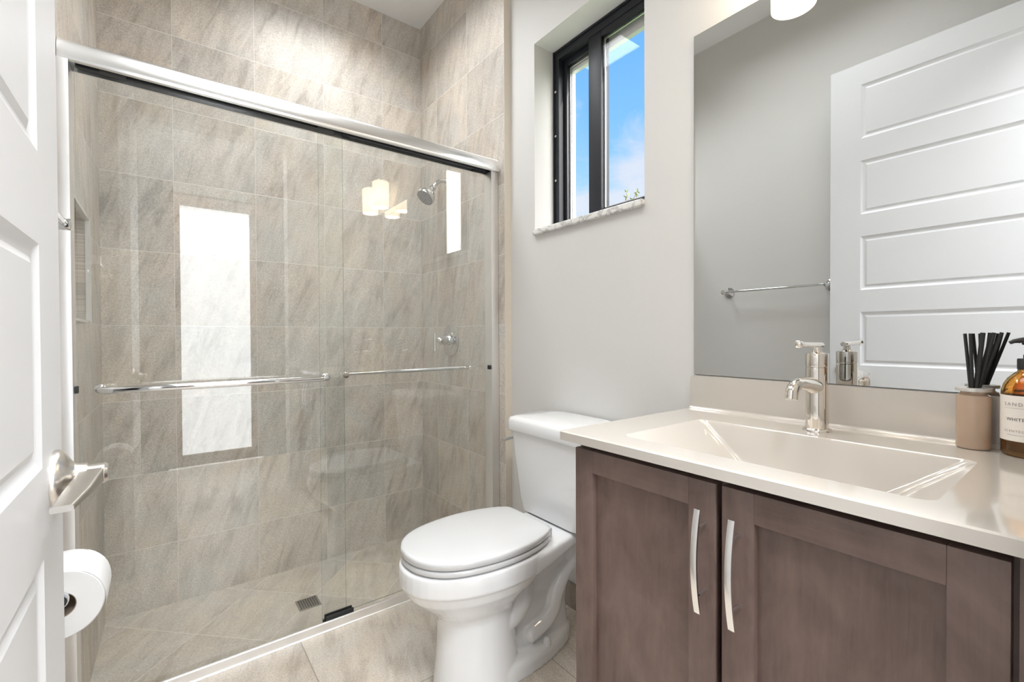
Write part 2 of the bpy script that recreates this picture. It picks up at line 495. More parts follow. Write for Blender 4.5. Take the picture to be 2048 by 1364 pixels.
# painted wall with the window opening
b = MB()
b.box(XW, XOUT, -0.07, WY0, 0, ZC); b.box(XW, XOUT, WY1, YE, 0, ZC)
b.box(XW, XOUT, WY0, WY1, 0, WZ0); b.box(XW, XOUT, WY0, WY1, WZ1, ZC)
def rev(f):
    c = f.calc_center_median()
    inside = (WY0 - 1e-3 <= c.y <= WY1 + 1e-3) and (WZ0 - 1e-3 <= c.z <= WZ1 + 1e-3)
    return 1 if inside and abs(f.normal.x) < 0.5 else 0
struct(b.build('wall_right', None, base=(0, 0, 0), mats=[M['paint'], M['reveal']], pick=rev), 'grey painted wall behind the toilet and mirror', 'wall')
struct(MB().box(-0.45, -0.235, -0.07, YE, 0, ZC).build('wall_left', M['paint']), 'grey painted wall with the towel bar', 'wall')
# tiled left wall, slightly out of square, with a recessed niche
def xl(y): return -0.212 + (y - YE) / (YB - YE) * 0.018
b = MB()
def slab(y0, y1, z0, z1, back=-0.45):
    v = [(xl(y0), y0), (xl(y1), y1), (back, y1), (back, y0)]
    b.prism(v, z0, z1, lambda u, w_, h: Vector((u, w_, h)))
NY0, NY1, NZ0, NZ1 = 1.81, 2.15, 1.075, 1.427
slab(YE, NY0, PAN, ZC); slab(NY1, YB, PAN, ZC); slab(NY0, NY1, PAN, NZ0); slab(NY0, NY1, NZ1, ZC)
b.box(-0.45, -0.300, NY0, NY1, NZ0, NZ1)
struct(b.build('wall_shower_left', None, base=(0, 0, 0), mats=[M['tile_side'], M['edge']], pick=lambda f: 1 if f.normal.y < -0.9 and f.calc_center_median().y < 1.7 else 0), 'tiled left shower wall with a recessed niche', 'wall')
b = MB()
g = 0.006
for (y0, y1, z0, z1) in ((NY0 - g, NY0 + 0.002, NZ0 - g, NZ1 + g), (NY1 - 0.002, NY1 + g, NZ0 - g, NZ1 + g), (NY0, NY1, NZ1 - 0.002, NZ1 + g), (NY0, NY1, NZ0 - g, NZ0 + 0.002)):
    b.box(xl((y0 + y1) / 2) - 0.012, xl((y0 + y1) / 2) + 0.0025, y0, y1, z0, z1)
struct(b.build('trim_1', M['niche_trim']), 'pale metal edge trim around the shower niche', 'trim')
# near wall with the doorway the camera looks through
DX0, DX1, DZ = -0.115, 0.655, 2.262
b = MB()
b.box(-0.45, DX0, -0.07, YN, 0, ZC); b.box(DX1, 1.40, -0.07, YN, 0, ZC); b.box(DX0, DX1, -0.07, YN, DZ, ZC)
struct(b.build('wall_near', M['paint'], base=(0, 0, 0)), 'grey wall with the doorway beside the vanity', 'wall')
struct(MB().box(1.203, XW, 0.745, 1.600, 0, 0.092, 0.002).build('baseboard_right', M['tile_base']), 'stone tile baseboard behind the toilet', 'baseboard')
struct(MB().box(-0.235, -0.223, 0.86, 1.600, 0, 0.092, 0.002).build('baseboard_left', M['tile_base']), 'stone tile baseboard under the towel bar', 'baseboard')
# hall beyond the doorway
HY = -1.02
struct(MB().box(-1.3, 1.40, HY - 0.1, -0.07, -0.16, 0).build('floor', M['tile_floor']), 'stone tile floor of the hall', 'floor')
struct(MB().box(-1.3, 1.40, HY - 0.1, -0.07, ZC, ZC + 0.1).build('ceiling', M['ceiling']), 'white ceiling of the hall', 'ceiling')
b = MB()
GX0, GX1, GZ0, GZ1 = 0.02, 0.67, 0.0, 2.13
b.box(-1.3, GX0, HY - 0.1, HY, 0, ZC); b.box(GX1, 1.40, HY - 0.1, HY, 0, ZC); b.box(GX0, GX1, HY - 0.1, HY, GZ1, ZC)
struct(b.build('wall_hall_far', M['hall_dimmed'], base=(0, 0, 0)), 'hall wall facing the doorway, its colour darkened to look dim', 'wall')
struct(MB().box(-1.4, -1.3, HY - 0.1, -0.07, 0, ZC).build('wall_hall_left', M['white_paint']), 'hall wall left', 'wall')
struct(MB().box(1.32, 1.40, HY, -0.07, 0, ZC).build('wall_hall_right', M['white_paint']), 'hall wall right', 'wall')
b = MB()
b.box(-1.3, -0.45, -0.07, -0.03, 0, ZC)
struct(b.build('wall_hall_near', M['white_paint'], base=(0, 0, 0)), 'hall wall on the bathroom side', 'wall')
b = MB()
b.box(GX0, 0.109, HY - 0.06, HY - 0.015, 0.01, GZ1); b.box(0.58, GX1, HY - 0.06, HY - 0.015, 0.01, GZ1)
b.box(0.109, 0.58, HY - 0.06, HY - 0.015, 0.01, 0.10); b.box(0.109, 0.58, HY - 0.06, HY - 0.015, 2.04, GZ1)
d2 = struct(b.build('door_2', M['wood_v']), 'outer hall door with a tall frosted pane', 'door')
MB().box(0.109, 0.58, HY - 0.042, HY - 0.034, 0.10, 2.04).build('frosted_pane', M['daylit_pane'], d2)

# ------------------------------------------------------------------ window_1
win = thing('window_1', (1.34, (WY0 + WY1) / 2, WZ0), 'dark framed sliding window in a deep white reveal, blue sky outside', 'window')
win['kind'] = 'structure'
FX0, FX1 = 1.322, 1.372
b = MB()
b.box(FX0, FX1, WY1 - 0.030, WY1, WZ0, WZ1); b.box(FX0, FX1, WY0, WY0 + 0.030, WZ0, WZ1)
b.box(FX0, FX1, WY0 + 0.03, WY1 - 0.03, WZ1 - 0.038, WZ1); b.box(FX0, FX1, WY0 + 0.03, WY1 - 0.03, WZ0, WZ0 + 0.044)
b.box(FX0 - 0.006, FX0 + 0.004, WY1 - 0.007, WY1 - 0.001, WZ0 + 0.02, WZ1); b.box(FX0 - 0.006, FX0 + 0.004, WY0 + 0.03, WY1 - 0.007, WZ1 - 0.010, WZ1 - 0.002)
b.build('window_frame', M['bronze'], win, base=(1.34, 1.17, WZ0))
def sash(y0, y1, x0, x1, sl, sr, top, bot):
    b = MB()
    zb, zt = WZ0 + 0.040, WZ1 - 0.036
    b.box(x0, x1, y0, y0 + sr, zb, zt, 0.003); b.box(x0, x1, y1 - sl, y1, zb, zt, 0.003)
    b.box(x0, x1, y0 + sr, y1 - sl, zt - top, zt, 0.003); b.box(x0, x1, y0 + sr, y1 - sl, zb, zb + bot, 0.003)
    f = b.build('sash', M['bronze'], win)
    MB().box((x0 + x1) / 2 - 0.003, (x0 + x1) / 2 + 0.003, y0 + sr, y1 - sl, zb + bot, zt - top).build('pane', M['win_glass'], f)
    b = MB()   # light glazing bead round the pane
    bx0, bx1, k = (x0 + x1) / 2 + 0.004, x1 - 0.002, 0.007
    b.box(bx0, bx1, y0 + sr, y0 + sr + k, zb + bot, zt - top); b.box(bx0, bx1, y1 - sl - k, y1 - sl, zb + bot, zt - top)
    b.box(bx0, bx1, y0 + sr, y1 - sl, zt - top - k, zt - top); b.box(bx0, bx1, y0 + sr, y1 - sl, zb + bot, zb + bot + k)
    b.build('glazing_bead', M['alu_matt'], f)
    return f
sash(1.180, WY1 - 0.030, 1.350, 1.370, 0.020, 0.05, 0.028, 0.005)
sash(WY0 + 0.030, 1.244, 1.324, 1.346, 0.064, 0.02, 0.026, 0.030)
b = MB()
for k in range(4):
    z = 1.485 + k * 0.185
    b.lathe([(0.005, 0), (0.005, 0.002), (0.002, 0.004)], (FX0 - 0.001, WY1 - 0.012, z), (-1, 0, 0), 12)
b.build('frame_screws', M['alu_matt'], win)
struct(MB().box(1.200, FX0, WY0 + 0.0005, WY1 - 0.0005, WZ0, WZ0 + 0.022, 0.004, 3).build('trim_2', M['marble']), 'white veined marble window sill', 'sill')
b = MB()
b.box(1.376, XOUT, WY1 - 0.055, WY1, WZ0, WZ1); b.box(1.376, XOUT, WY0, WY1 - 0.055, WZ1 - 0.085, WZ1)
struct(b.build('trim_3', M['reveal']), 'white outer trim seen through the window glass', 'trim')
struct(MB().box(1.5, 60, -40, 60, -0.3, -0.15).build('ground', M['lawn']), 'lawn outside the window', 'ground')
# sapling whose tips show over the sill
tr = thing('sapling', (4.2, 3.40, -0.15), 'thin pale green sapling whose leafy tips show above the window sill', 'tree')
top = Vector((4.2, 3.40, 2.28))
b = MB(); b.tube(bez([(4.2, 3.40, -0.15), (4.22, 3.38, 0.9), (4.19, 3.41, 1.7), top], 6), [0.03 - 0.0011 * i for i in range(19)], 8)
tips = [(4.2, 3.22, 2.62), (4.2, 3.30, 2.54), (4.2, 3.36, 2.63), (4.2, 3.50, 2.48), (4.2, 3.60, 2.40), (4.2, 3.44, 2.46)]
for p in tips:
    b.tube(bez([top - Vector((0, 0, 0.25)), (top + Vector(p)) / 2, p], 6), [0.008 - 0.0005 * i for i in range(13)], 6)
b.build('trunk', M['bark'], tr)
b = MB()
for p in tips:
    for k in range(9):
        a = random.uniform(0, 2 * PI); e = random.uniform(-0.6, 1.1)
        dv = Vector((math.cos(a) * math.cos(e), math.sin(a) * math.cos(e), math.sin(e)))
        sd = dv.cross(Vector((0.3, 0.2, 1))).normalized()
        c = Vector(p) + Vector((0, 0, random.uniform(-0.05, 0.01)))
        L, wd = random.uniform(0.04, 0.065), 0.010
        nn = dv.cross(sd) * 0.004
        b.add([c, c + dv * L * 0.5 + sd * wd + nn, c + dv * L, c + dv * L * 0.5 - sd * wd + nn, c + dv * L * 0.5], [(0, 1, 4), (1, 2, 4), (2, 3, 4), (3, 0, 4)])
b.build('foliage', M['leaf'], tr, recalc=False)

# ------------------------------------------------------------------ door_1: white six-panel door standing open
DFX, DT = -0.106, 0.035
DY0, DY1 = 0.058, 0.822
door = thing('door_1', (DFX - DT / 2, DY0, 0.0), 'white panelled door standing open at the left edge', 'door')
door['kind'] = 'structure'
DZ1 = 2.245
pan = [(2.148 - 0.3425 * i, 2.148 - 0.3425 * i - 0.243) for i in range(6)]
ST = 0.118
b = MB()
# stiles, rails and stepped moulded panels make one slab
py0, py1 = DY0 + ST, DY1 - ST
xb = DFX - DT
b.box(xb, DFX, DY0, py0, 0.012, DZ1); b.box(xb, DFX, py1, DY1, 0.012, DZ1)
zs = [DZ1] + [z for p in pan for z in p] + [0.012]
for i in range(0, len(zs), 2):
    b.box(xb, DFX, py0, py1, zs[i + 1], zs[i])
for (zt, zb) in pan:
    prof = [(0.0, 0.0), (0.005, -0.0035), (0.012, -0.0055), (0.016, -0.0055), (0.024, -0.0025)]
    for side in (1, -1):
        fx = DFX if side == 1 else xb
        rs = []
        for ins, dx in prof:
            rs.append([Vector((fx + side * dx, y, z)) for y, z in ((py0 + ins, zb + ins), (py1 - ins, zb + ins), (py1 - ins, zt - ins), (py0 + ins, zt - ins))])
        b.rings(rs, False, True)
b.build('door_slab', M['door'], door, smooth=20, base=(DFX - DT / 2, DY0, 0))
# lever handle
HC = Vector((DFX, 0.766, 0.850))
hd = MB().lathe([(0.0345, 0), (0.0345, 0.004), (0.032, 0.009), (0.024, 0.013), (0.0165, 0.018), (0.0155, 0.020), (0.0155, 0.030)], HC, (1, 0, 0), 40).build('handle_rose', M['brushed'], door)
b = MB()
b.cyl(HC + Vector((0.026, 0, 0)), HC + Vector((0.046, 0, 0)), 0.0125, 32)
b.lathe([(0.0125, 0), (0.0105, 0.003)], HC + Vector((0.046, 0, 0)), (1, 0, 0), 32)
# flat paddle running back towards the hinges
rs = []
for y, xa_, xb2, zt_, zb_ in ((0.004, 0.024, 0.047, 0.0105, -0.0095), (-0.02, 0.021, 0.045, 0.0070, -0.0090), (-0.06, 0.015, 0.039, 0.0000, -0.0105), (-0.102, 0.010, 0.029, -0.0065, -0.0135)):
    rs.append([HC + Vector((x, y, z)) for x, z in rrect(xa_, xb2, zb_, zt_, 0.0025, 3)])
b.rings(rs)
b.build('door_lever', M['brushed'], hd)
MB().lathe([(0.003, 0), (0.0032, 0.0012), (0.001, 0.0016)], HC + Vector((0.030, -0.0115, -0.0045)), (0.1, -1, -0.2), 16).build('set_screw', M['hole'], hd)
MB().box(DFX - 0.030, DFX - 0.006, DY1 - 0.001, DY1 + 0.0012, 0.82, 0.88).build('latch_plate', M['brushed'], door)
for z in (0.25, 1.15, 2.05):
    MB().cyl((DFX + 0.004, DY0 - 0.006, z), (DFX + 0.004, DY0 - 0.006, z + 0.09), 0.0055, 16).build('hinge', M['brushed'], door)

# ------------------------------------------------------------------ shower enclosure
enc = thing('shower_enclosure', (0.49, 1.665, 0.0), 'framed bypass glass shower doors with chrome header between tiled walls', 'shower door')
GY1, GY2 = 1.665, 1.697
JX0, JX1 = xl(1.66) + 0.001, XR - 0.001
prof = [(1.6365, 1.737), (1.6350, 1.739), (1.6345, 1.746)]
for i in range(13):
    a = math.radians(90 * i / 12)
    prof.append((1.6345 + 0.019 * (1 - math.cos(a)), 1.746 + 0.047 * math.sin(a)))
prof += [(1.712, 1.793), (1.712, 1.737), (1.704, 1.737), (1.704, 1.756), (1.648, 1.756), (1.648, 1.737)]
b = MB(); b.rings([[Vector((x, y, z)) for y, z in prof] for x in (JX0, JX1)])
b.build('header', M['alu'], enc, smooth=35)
b = MB()
b.box(JX0 + 0.03, JX1 - 0.03, 1.676, 1.690, 1.742, 1.756)
b.build('header_channel', M['bronze'], enc)
for xx in (-0.13, 0.43, 0.49, 1.08):
    MB().box(xx, xx + 0.055, GY1 - 0.009 if xx < 0.45 else GY2 - 0.006, GY1 + 0.009 if xx < 0.45 else GY2 + 0.006, 1.736, 1.750, 0.003).build('roller_bracket', M['black'], enc)
def jamb(x0, x1, y0=1.648):
    b = MB()
    b.box(x0, x1, y0, 1.704, 0.0005, 1.737, 0.002)
    return b.build('wall_jamb', M['jamb'], enc)
jamb(-0.2122, -0.188, 1.634); jamb(1.143, JX1)
for xx, s_ in ((-0.188, 1), (1.143, -1)):
    MB().box(min(xx, xx + s_ * 0.007), max(xx, xx + s_ * 0.007), 1.655, 1.675, 0.872, 0.890, 0.001).build('bumper', M['black'], enc)
prof = [(1.637, 0.0), (1.637, 0.0025), (1.640, 0.0035), (1.641, 0.005), (1.641, 0.0305), (1.6425, 0.033), (1.646, 0.0335), (1.648, 0.031), (1.648, 0.003), (1.7, 0.003), (1.7, 0.0)]
b = MB(); b.rings([[Vector((x, y, z)) for y, z in prof] for x in (JX0, JX1)])
b.build('bottom_track', M['track'], enc, smooth=25)
def glass_panel(x0, x1, yc):
    b = MB(); b.box(x0, x1, yc - 0.003, yc + 0.003, 0.016, 1.746)
    o = b.build('glass_panel', None, enc, mats=[M['glass'], M['glass_edge']], pick=lambda f: 0 if abs(f.normal.y) > 0.9 else 1)
    return o
gp1 = glass_panel(-0.180, 0.512, GY1)
gp2 = glass_panel(0.438, 1.150, GY2)
# outer towel bar, bent back to the glass at both ends
yb1 = 1.605; zb1 = 0.879; rr = 0.030
def arc(cx, a0, a1): return [(cx + rr * math.cos(math.radians(a0 + (a1 - a0) * i / 8)), yb1 + rr + rr * math.sin(math.radians(a0 + (a1 - a0) * i / 8)), zb1) for i in range(9)]
xa, xb_ = -0.137, 0.446
pts = [(xa, GY1 - 0.003, zb1)] + arc(xa + rr, 180, 270) + arc(xb_ - rr, 270, 360) + [(xb_, GY1 - 0.003, zb1)]
tb = MB().tube(pts, 0.0095, 16).build('towel_bar', M['chrome'], gp1)
for xx in (xa, xb_): MB().lathe([(0.013, 0), (0.013, 0.003), (0.010, 0.005)], (xx, GY1 - 0.003, zb1), (0, -1, 0), 24).build('bar_flange', M['chrome'], tb)
# inner bar on the shower side of the rear panel
yb2 = GY2 + 0.043
tb = MB().tube([(0.520, yb2, zb1), (0.9, yb2, zb1), (1.105, yb2, zb1)], 0.0075, 16).build('towel_bar', M['chrome'], gp2)
for xx in (0.527, 1.062):
    b = MB()
    b.cyl((xx, GY2 + 0.003, zb1), (xx, yb2, zb1), 0.006, 16)
    b.lathe([(0.0125, 0), (0.0125, 0.003), (0.010, 0.006)], (xx, GY2 - 0.003, zb1), (0, -1, 0), 24)
    b.build('bar_post', M['nickel'], tb)
b = MB()
b.box(0.440, 0.535, 1.651, 1.658, 0.003, 0.044, 0.001); b.box(0.440, 0.535, 1.672, 1.678, 0.003, 0.042, 0.001); b.box(0.440, 0.535, 1.650, 1.700, 0.003, 0.012)
b.build('bottom_guide', M['black'], enc)

# ------------------------------------------------------------------ shower fittings
sh = thing('shower_fixture', (XR, 2.062, 1.80), 'chrome shower head on a short curved arm high on the tiled wall', 'shower head')
MB().lathe([(0.031, 0), (0.030, 0.004), (0.022, 0.010), (0.012, 0.014)], (XR, 2.062, 1.80), (-1, 0, 0), 36).build('flange', M['chrome'], sh)
arm = bez([(XR - 0.008, 2.062, 1.80), (1.145, 2.062, 1.803), (1.115, 2.062, 1.797), (1.090, 2.062, 1.775), (1.078, 2.062, 1.757)], 6)
MB().tube(arm, 0.0095, 14).build('shower_arm', M['chrome'], sh)
dh = Vector((-0.62, -0.10, -0.78)).normalized()
p0 = Vector((1.080, 2.062, 1.762))
h1 = MB().lathe([(0.012, -0.004), (0.015, 0.0), (0.016, 0.012), (0.013, 0.016), (0.018, 0.024), (0.029, 0.038), (0.040, 0.056), (0.0455, 0.068), (0.0465, 0.078), (0.0455, 0.083), (0.042, 0.084)], p0, dh, 40).build('head_body', M['chrome'], sh)
MB().lathe([(0.041, 0.0838), (0.041, 0.0850), (0.038, 0.0862)], p0, dh, 40).build('spray_face', M['rubber_grey'], h1)
q = Vector((0, 0, 1)).rotation_difference(dh)
b = MB()
for R, n in ((0.0, 1), (0.011, 6), (0.021, 12), (0.032, 18)):
    for k in range(n):
        a = 2 * PI * k / n
        b.lathe([(0.0022, 0), (0.0014, 0.0022)], p0 + q @ Vector((R * math.cos(a), R * math.sin(a), 0.0862)), dh, 8)
b.build('nozzles', M['alu'], h1)

vc = Vector((XR, 2.072, 0.999))
va = thing('shower_valve', vc, 'chrome shower valve with round plate and lever below the shower head', 'shower valve')
MB().lathe([(0.082, 0), (0.082, 0.003), (0.079, 0.0055), (0.060, 0.008), (0.047, 0.0095), (0.046, 0.013), (0.030, 0.015)], vc, (-1, 0, 0), 56).build('escutcheon', M['chrome'], va)
k1 = MB().lathe([(0.026, 0.010), (0.026, 0.030), (0.022, 0.032), (0.022, 0.037), (0.025, 0.039), (0.025, 0.058), (0.016, 0.062), (0.013, 0.075), (0.008, 0.080), (0.008, 0.094)], vc, (-1, 0, 0), 36).build('valve_knob', M['chrome'], va)
MB().cyl(vc + Vector((-0.094, 0, 0.034)), vc + Vector((-0.094, 0, -0.056)), 0.0062, 18).build('valve_lever', M['chrome'], k1)

# square drain
dr = thing('floor_drain', (0.475, 2.055, PAN), 'small square steel drain grate in the shower floor', 'drain')
D = 0.043
b = MB(); b.box(0.475 - D, 0.475 + D, 2.055 - D, 2.055 + D, PAN, PAN + 0.003, 0.001)
b.build('grate', M['steel'], dr)
b = MB()
for i in range(8):
    for j in range(8):
        x, y = 0.475 + (i - 3.5) * 0.0093, 2.055 + (j - 3.5) * 0.0093
        b.box(x - 0.0031, x + 0.0031, y - 0.0031, y + 0.0031, PAN + 0.0028, PAN + 0.0034)
b.build('grate_holes', M['hole'], dr)

# ------------------------------------------------------------------ toilet (u = distance out from the wall, v = sideways)
TY = 1.160
toi = thing('toilet', (0.85, TY, 0), 'white two-piece toilet with closed lid in front of the grey wall', 'toilet')
def P(u, v, z): return Vector((XW - u, TY + v, z))
def egg(u0, u1, hw, n=40, back=2.6, peak=0.42):
    """elongated outline: blunt at the wall end u0, rounded at the tip u1"""
    pts = []
    um = u0 + (u1 - u0) * peak
    for i in range(n):
        a = 2 * PI * i / n
        c, s_ = math.cos(a), math.sin(a)
        if c >= 0:
            pts.append((um + (u1 - um) * abs(c) ** (2 / 2.08), hw * math.copysign(abs(s_) ** (2 / 2.08), s_)))
        else:
            e = 2 / back
            pts.append((um - (um - u0) * abs(c) ** e, hw * math.copysign(abs(s_) ** e, s_)))
    return pts
def ring(o, z): return [P(u, v, z) for u, v in o]
b = MB()
L = [(0.386, .27, .703, .163, 2.6), (0.383, .268, .707, .167, 2.6), (0.365, .268, .709, .168, 2.6), (0.334, .270, .708, .166, 2.6), (0.328, .274, .702, .1605, 2.6),
     (0.300, .290, .686, .150, 2.4), (0.270, .320, .655, .128, 2.3), (0.240, .345, .622, .105, 2.3), (0.222, .355, .604, .096, 2.3), (0.205, .358, .596, .092, 2.3),
     (0.150, .356, .596, .092, 2.4), (0.080, .352, .602, .096, 2.5), (0.020, .350, .609, .100, 2.6), (0.0, .350, .610, .101, 2.6)]
b.rings([ring(egg(u0, u1, hw, 48, bk), z) for z, u0, u1, hw, bk in L])
# deck that carries the tank, sweeping up from the rim
DK = [(0.02, 0.386, 0.358, 0.105), (0.10, 0.386, 0.356, 0.112), (0.18, 0.386, 0.345, 0.122), (0.24, 0.386, 0.338, 0.136), (0.30, 0.386, 0.330, 0.150), (0.36, 0.385, 0.325, 0.158)]
rs = []
for u, zt, zb, hw in DK:
    rs.append([P(u, v, z) for v, z in rrect(-hw, hw, zb, zt, min(0.014, (zt - zb) / 2.2), 4)])
b.rings(rs)
# trapway housing (narrow web) between column and wall
W = [(0.0, .115, .42, .060), (0.05, .115, .42, .056), (0.12, .120, .42, .046), (0.20, .105, .42, .046), (0.28, .075, .42, .060), (0.345, .060, .42, .085)]
b.rings([ring(egg(u0, u1, hw, 32, 3.0, 0.5), z) for z, u0, u1, hw in W])
# foot flange
F = [(0.0, .096, .50, .106), (0.034, .098, .50, .104), (0.044, .104, .50, .098), (0.049, .118, .49, .086)]
b.rings([ring(egg(u0, u1, hw, 40, 2.0, 0.72), z) for z, u0, u1, hw in F])
# moulded pipe bulging on both flanks
for sg in (-1, 1):
    pth = bez([P(.150, sg * .034, .345), P(.126, sg * .036, .305), P(.128, sg * .040, .265), P(.165, sg * .045, .225), P(.195, sg * .046, .175), P(.210, sg * .046, .130), P(.245, sg * .046, .100), P(.290, sg * .046, .084), P(.325, sg * .044, .074)], 5)
    n = len(pth)
    rad = [0.044 - 0.015 * min(1, i / 14) for i in range(n)]
    rad[-1] *= 0.55; rad[-2] *= 0.8
    b.tube(pth, rad, 18)
    b.tube(bez([P(.34, sg * .030, .285), P(.34, sg * .046, .235), P(.375, sg * .056, .185), P(.43, sg * .060, .150)], 5), [0.030, .034, .037, .040, .042, .043, .043, .043, .042, .04, .038, .036, .034, .03, .026, .02], 16)
bowl = b.build('bowl', M['porcelain'], toi, smooth=38)
m = bowl.modifiers.new('fuse', 'REMESH'); m.mode = 'VOXEL'; m.voxel_size = 0.0036; m.use_smooth_shade = True
m = bowl.modifiers.new('relax', 'SMOOTH'); m.factor = 0.5; m.iterations = 4
for sg in (-1, 1):
    MB().lathe([(0.0135, 0), (0.0135, 0.008), (0.0115, 0.017), (0.006, 0.023), (0.001, 0.025)], P(.262, sg * .080, .045), (0, 0, 1), 20).build('bolt_cap', M['porcelain'], toi)
# tank: tapering, front slightly bowed
def tank_ring(u1, hw, z, r=0.03, bow=0.012, n=8):
    o = []
    base = rrect(0.012, u1, -hw, hw, r, n)
    for u, v in base:
        o.append(P(u + (bow * (1 - (v / hw) ** 2) if u > 0.1 else 0), v, z))
    return o
b = MB()
b.rings([tank_ring(.176, .135, .388, .03), tank_ring(.186, .148, .394, .03), tank_ring(.192, .158, .44), tank_ring(.201, .181, .60), tank_ring(.204, .188, .675)])
tank = b.build('tank', M['porcelain'], toi, smooth=50)
b = MB()
b.rings([tank_ring(.205, .190, .674), tank_ring(.212, .198, .676), tank_ring(.214, .201, .681), tank_ring(.213, .201, .712), tank_ring(.208, .197, .722), tank_ring(.190, .182, .728), tank_ring(.12, .12, .731, .03, 0)])
b.build('tank_lid', M['porcelain'], toi, smooth=50)
lv = MB().lathe([(0.012, 0), (0.012, 0.006), (0.008, 0.010)], P(.165, .184, .640), (0, 1, 0), 20).build('flush_lever', M['chrome'], tank)
MB().tube([P(.165, .196, .640), P(.185, .200, .640), P(.225, .203, .636)], [0.005, 0.006, 0.007], 12).build('lever_arm', M['chrome'], lv)
# lid and seat outlines measured along the toilet (t from tip)
HW = [(0, 0.0), (.004, .034), (.012, .058), (.03, .090), (.06, .119), (.10, .140), (.15, .154), (.20, .1615), (.25, .1635), (.30, .1595), (.35, .149), (.395, .132), (.420, .118), (.432, .104), (.436, .080)]
def outline(ins=0.0, tip=.700):
    a = [(tip - t_ - ins * (1 - 2 * t_ / .436), h * (1 - ins / .16)) for t_, h in HW]
    sm = bez([(u, v, 0) for u, v in a], 3)
    right = [(p.x, p.y) for p in sm]
    left = [(u, -v) for u, v in reversed(right[1:])]
    return right + left
def shell(zs):
    b = MB()
    b.rings([[P(u, v, z) for u, v in outline(ins)] for z, ins in zs])
    return b
shell([(.3865, .012), (.3900, .010), (.3912, .003), (.394, .001), (.402, .001), (.4055, .003), (.4063, .010)]).build('seat', M['seat'], toi, smooth=60)
lid = shell([(.4062, .012), (.4088, .010), (.4096, .003), (.412, .0), (.4235, .0), (.4275, .0012), (.4297, .0045), (.4308, .011), (.4318, .03), (.4326, .06), (.4330, .10)]).build('lid', M['seat'], toi, smooth=60)
for sg in (-1, 1):
    MB().box(XW - .282, XW - .248, TY + sg * .078 - .016, TY + sg * .078 + .016, .386, .418, .005, 3).build('hinge', M['seat'], toi)

# ------------------------------------------------------------------ vanity
VY0, VY1 = 0.050, 0.735
CF, CZ, CT = 0.688, 0.812, 0.020
van = thing('vanity_cabinet', (0.96, (VY0 + VY1) / 2, 0), 'dark espresso two-door vanity cabinet with shaker doors under the white sink top', 'cabinet')
b = MB()
zt_ = CZ - CT - 0.0005
b.box(0.722, XW, 0.687, 0.703, 0.10, zt_); b.box(0.722, XW, VY0 + 0.002, VY0 + 0.018, 0.10, zt_)
b.box(0.722, XW, VY0 + 0.018, 0.687, 0.10, 0.116); b.box(1.203, XW, VY0 + 0.018, 0.687, 0.116, zt_); b.box(0.722, 0.738, VY0 + 0.018, 0.687, 0.74, zt_)
b.box(0.775, XW, VY0 + 0.004, 0.700, 0.0, 0.10)
b.build('carcass', M['wood_v'], van)
MB().box(0.705, 0.722, VY0 + 0.002, 0.0585, 0.10, CZ - CT - 0.0005, 0.001).build('filler_strip', M['wood_v'], van)
def cab_door(y0, y1, hy, stl):
    z0, z1, x0, x1 = 0.112, 0.780, 0.702, 0.721
    b = MB()
    b.box(x0, x1, y0, y0 + stl, z0, z1, 0.0012); b.box(x0, x1, y1 - stl, y1, z0, z1, 0.0012)
    dd_ = b.build('cabinet_door', M['wood_v'], van, base=(x0, (y0 + y1) / 2, z0))
    for zr in (z1 - 0.046, z0):
        MB().box(x0, x1, y0 + stl, y1 - stl, zr, zr + 0.046, 0.0006).build('door_rail', M['wood_h'], dd_)
    MB().box(x0 + 0.013, x1 - 0.001, y0 + stl - 0.004, y1 - stl + 0.004, z0 + 0.042, z1 - 0.042).build('door_panel', M['wood_v'], dd_)
    # arched bar pull on two posts
    zc, hl = 0.655, 0.084
    b = MB()
    rs = []
    n = 14
    for i in range(n + 1):
        s_ = -1 + 2 * i / n
        x = x0 - 0.021 - 0.011 * (1 - s_ * s_)
        rs.append([Vector((x + a, hy + c, zc + hl * s_)) for a, c in ((-0.0018, -0.0050), (-0.0024, 0), (-0.0018, 0.0050), (0.0016, 0.0050), (0.0016, -0.0050))])
    b.rings(rs)
    h = b.build('pull_handle', M['pull'], dd_, smooth=50)
    for sg in (-1, 1):
        MB().cyl((x0, hy, zc + sg * 0.055), (x0 - 0.027, hy, zc + sg * 0.055), 0.0035, 14).build('handle_post', M['chrome'], h)
    return dd_
cab_door(0.386, 0.700, 0.405, 0.048)
cab_door(0.064, 0.376, 0.349, 0.050)

top_ = thing('bathroom_countertop', (0.95, (VY0 + VY1) / 2, CZ - CT), 'glossy cream vanity top with a rectangular integral sink and backsplash', 'countertop')
BX0, BX1, BY0, BY1 = 0.752, 1.052, 0.132, 0.618
bm = bmesh.new()
out = rrect(CF, XW - 0.0005, VY0, VY1, 0.003, 3)
rim = rrect(BX0, BX1, BY0, BY1, 0.020, 8)
def loop(pts, z):
    vs = [bm.verts.new((u, v, z)) for u, v in pts]
    es = [bm.edges.new((vs[i], vs[(i + 1) % len(vs)])) for i in range(len(vs))]
    return vs, es
o1, e1 = loop(rrect(CF + 0.0025, XW - 0.0005, VY0 + 0.0015, VY1 - 0.0025, 0.003, 3), CZ)
r1, e2 = loop(rim, CZ)
bmesh.ops.triangle_fill(bm, use_beauty=True, use_dissolve=False, edges=e1 + e2)
def bridge(a, c):
    for i in range(len(a)):
        j = (i + 1) % len(a)
        bm.faces.new((a[i], a[j], c[j], c[i]))
o2, _ = loop(out, CZ - 0.0025); bridge(o1, o2)
o3, _ = loop(out, CZ - CT); bridge(o2, o3)
prev = r1
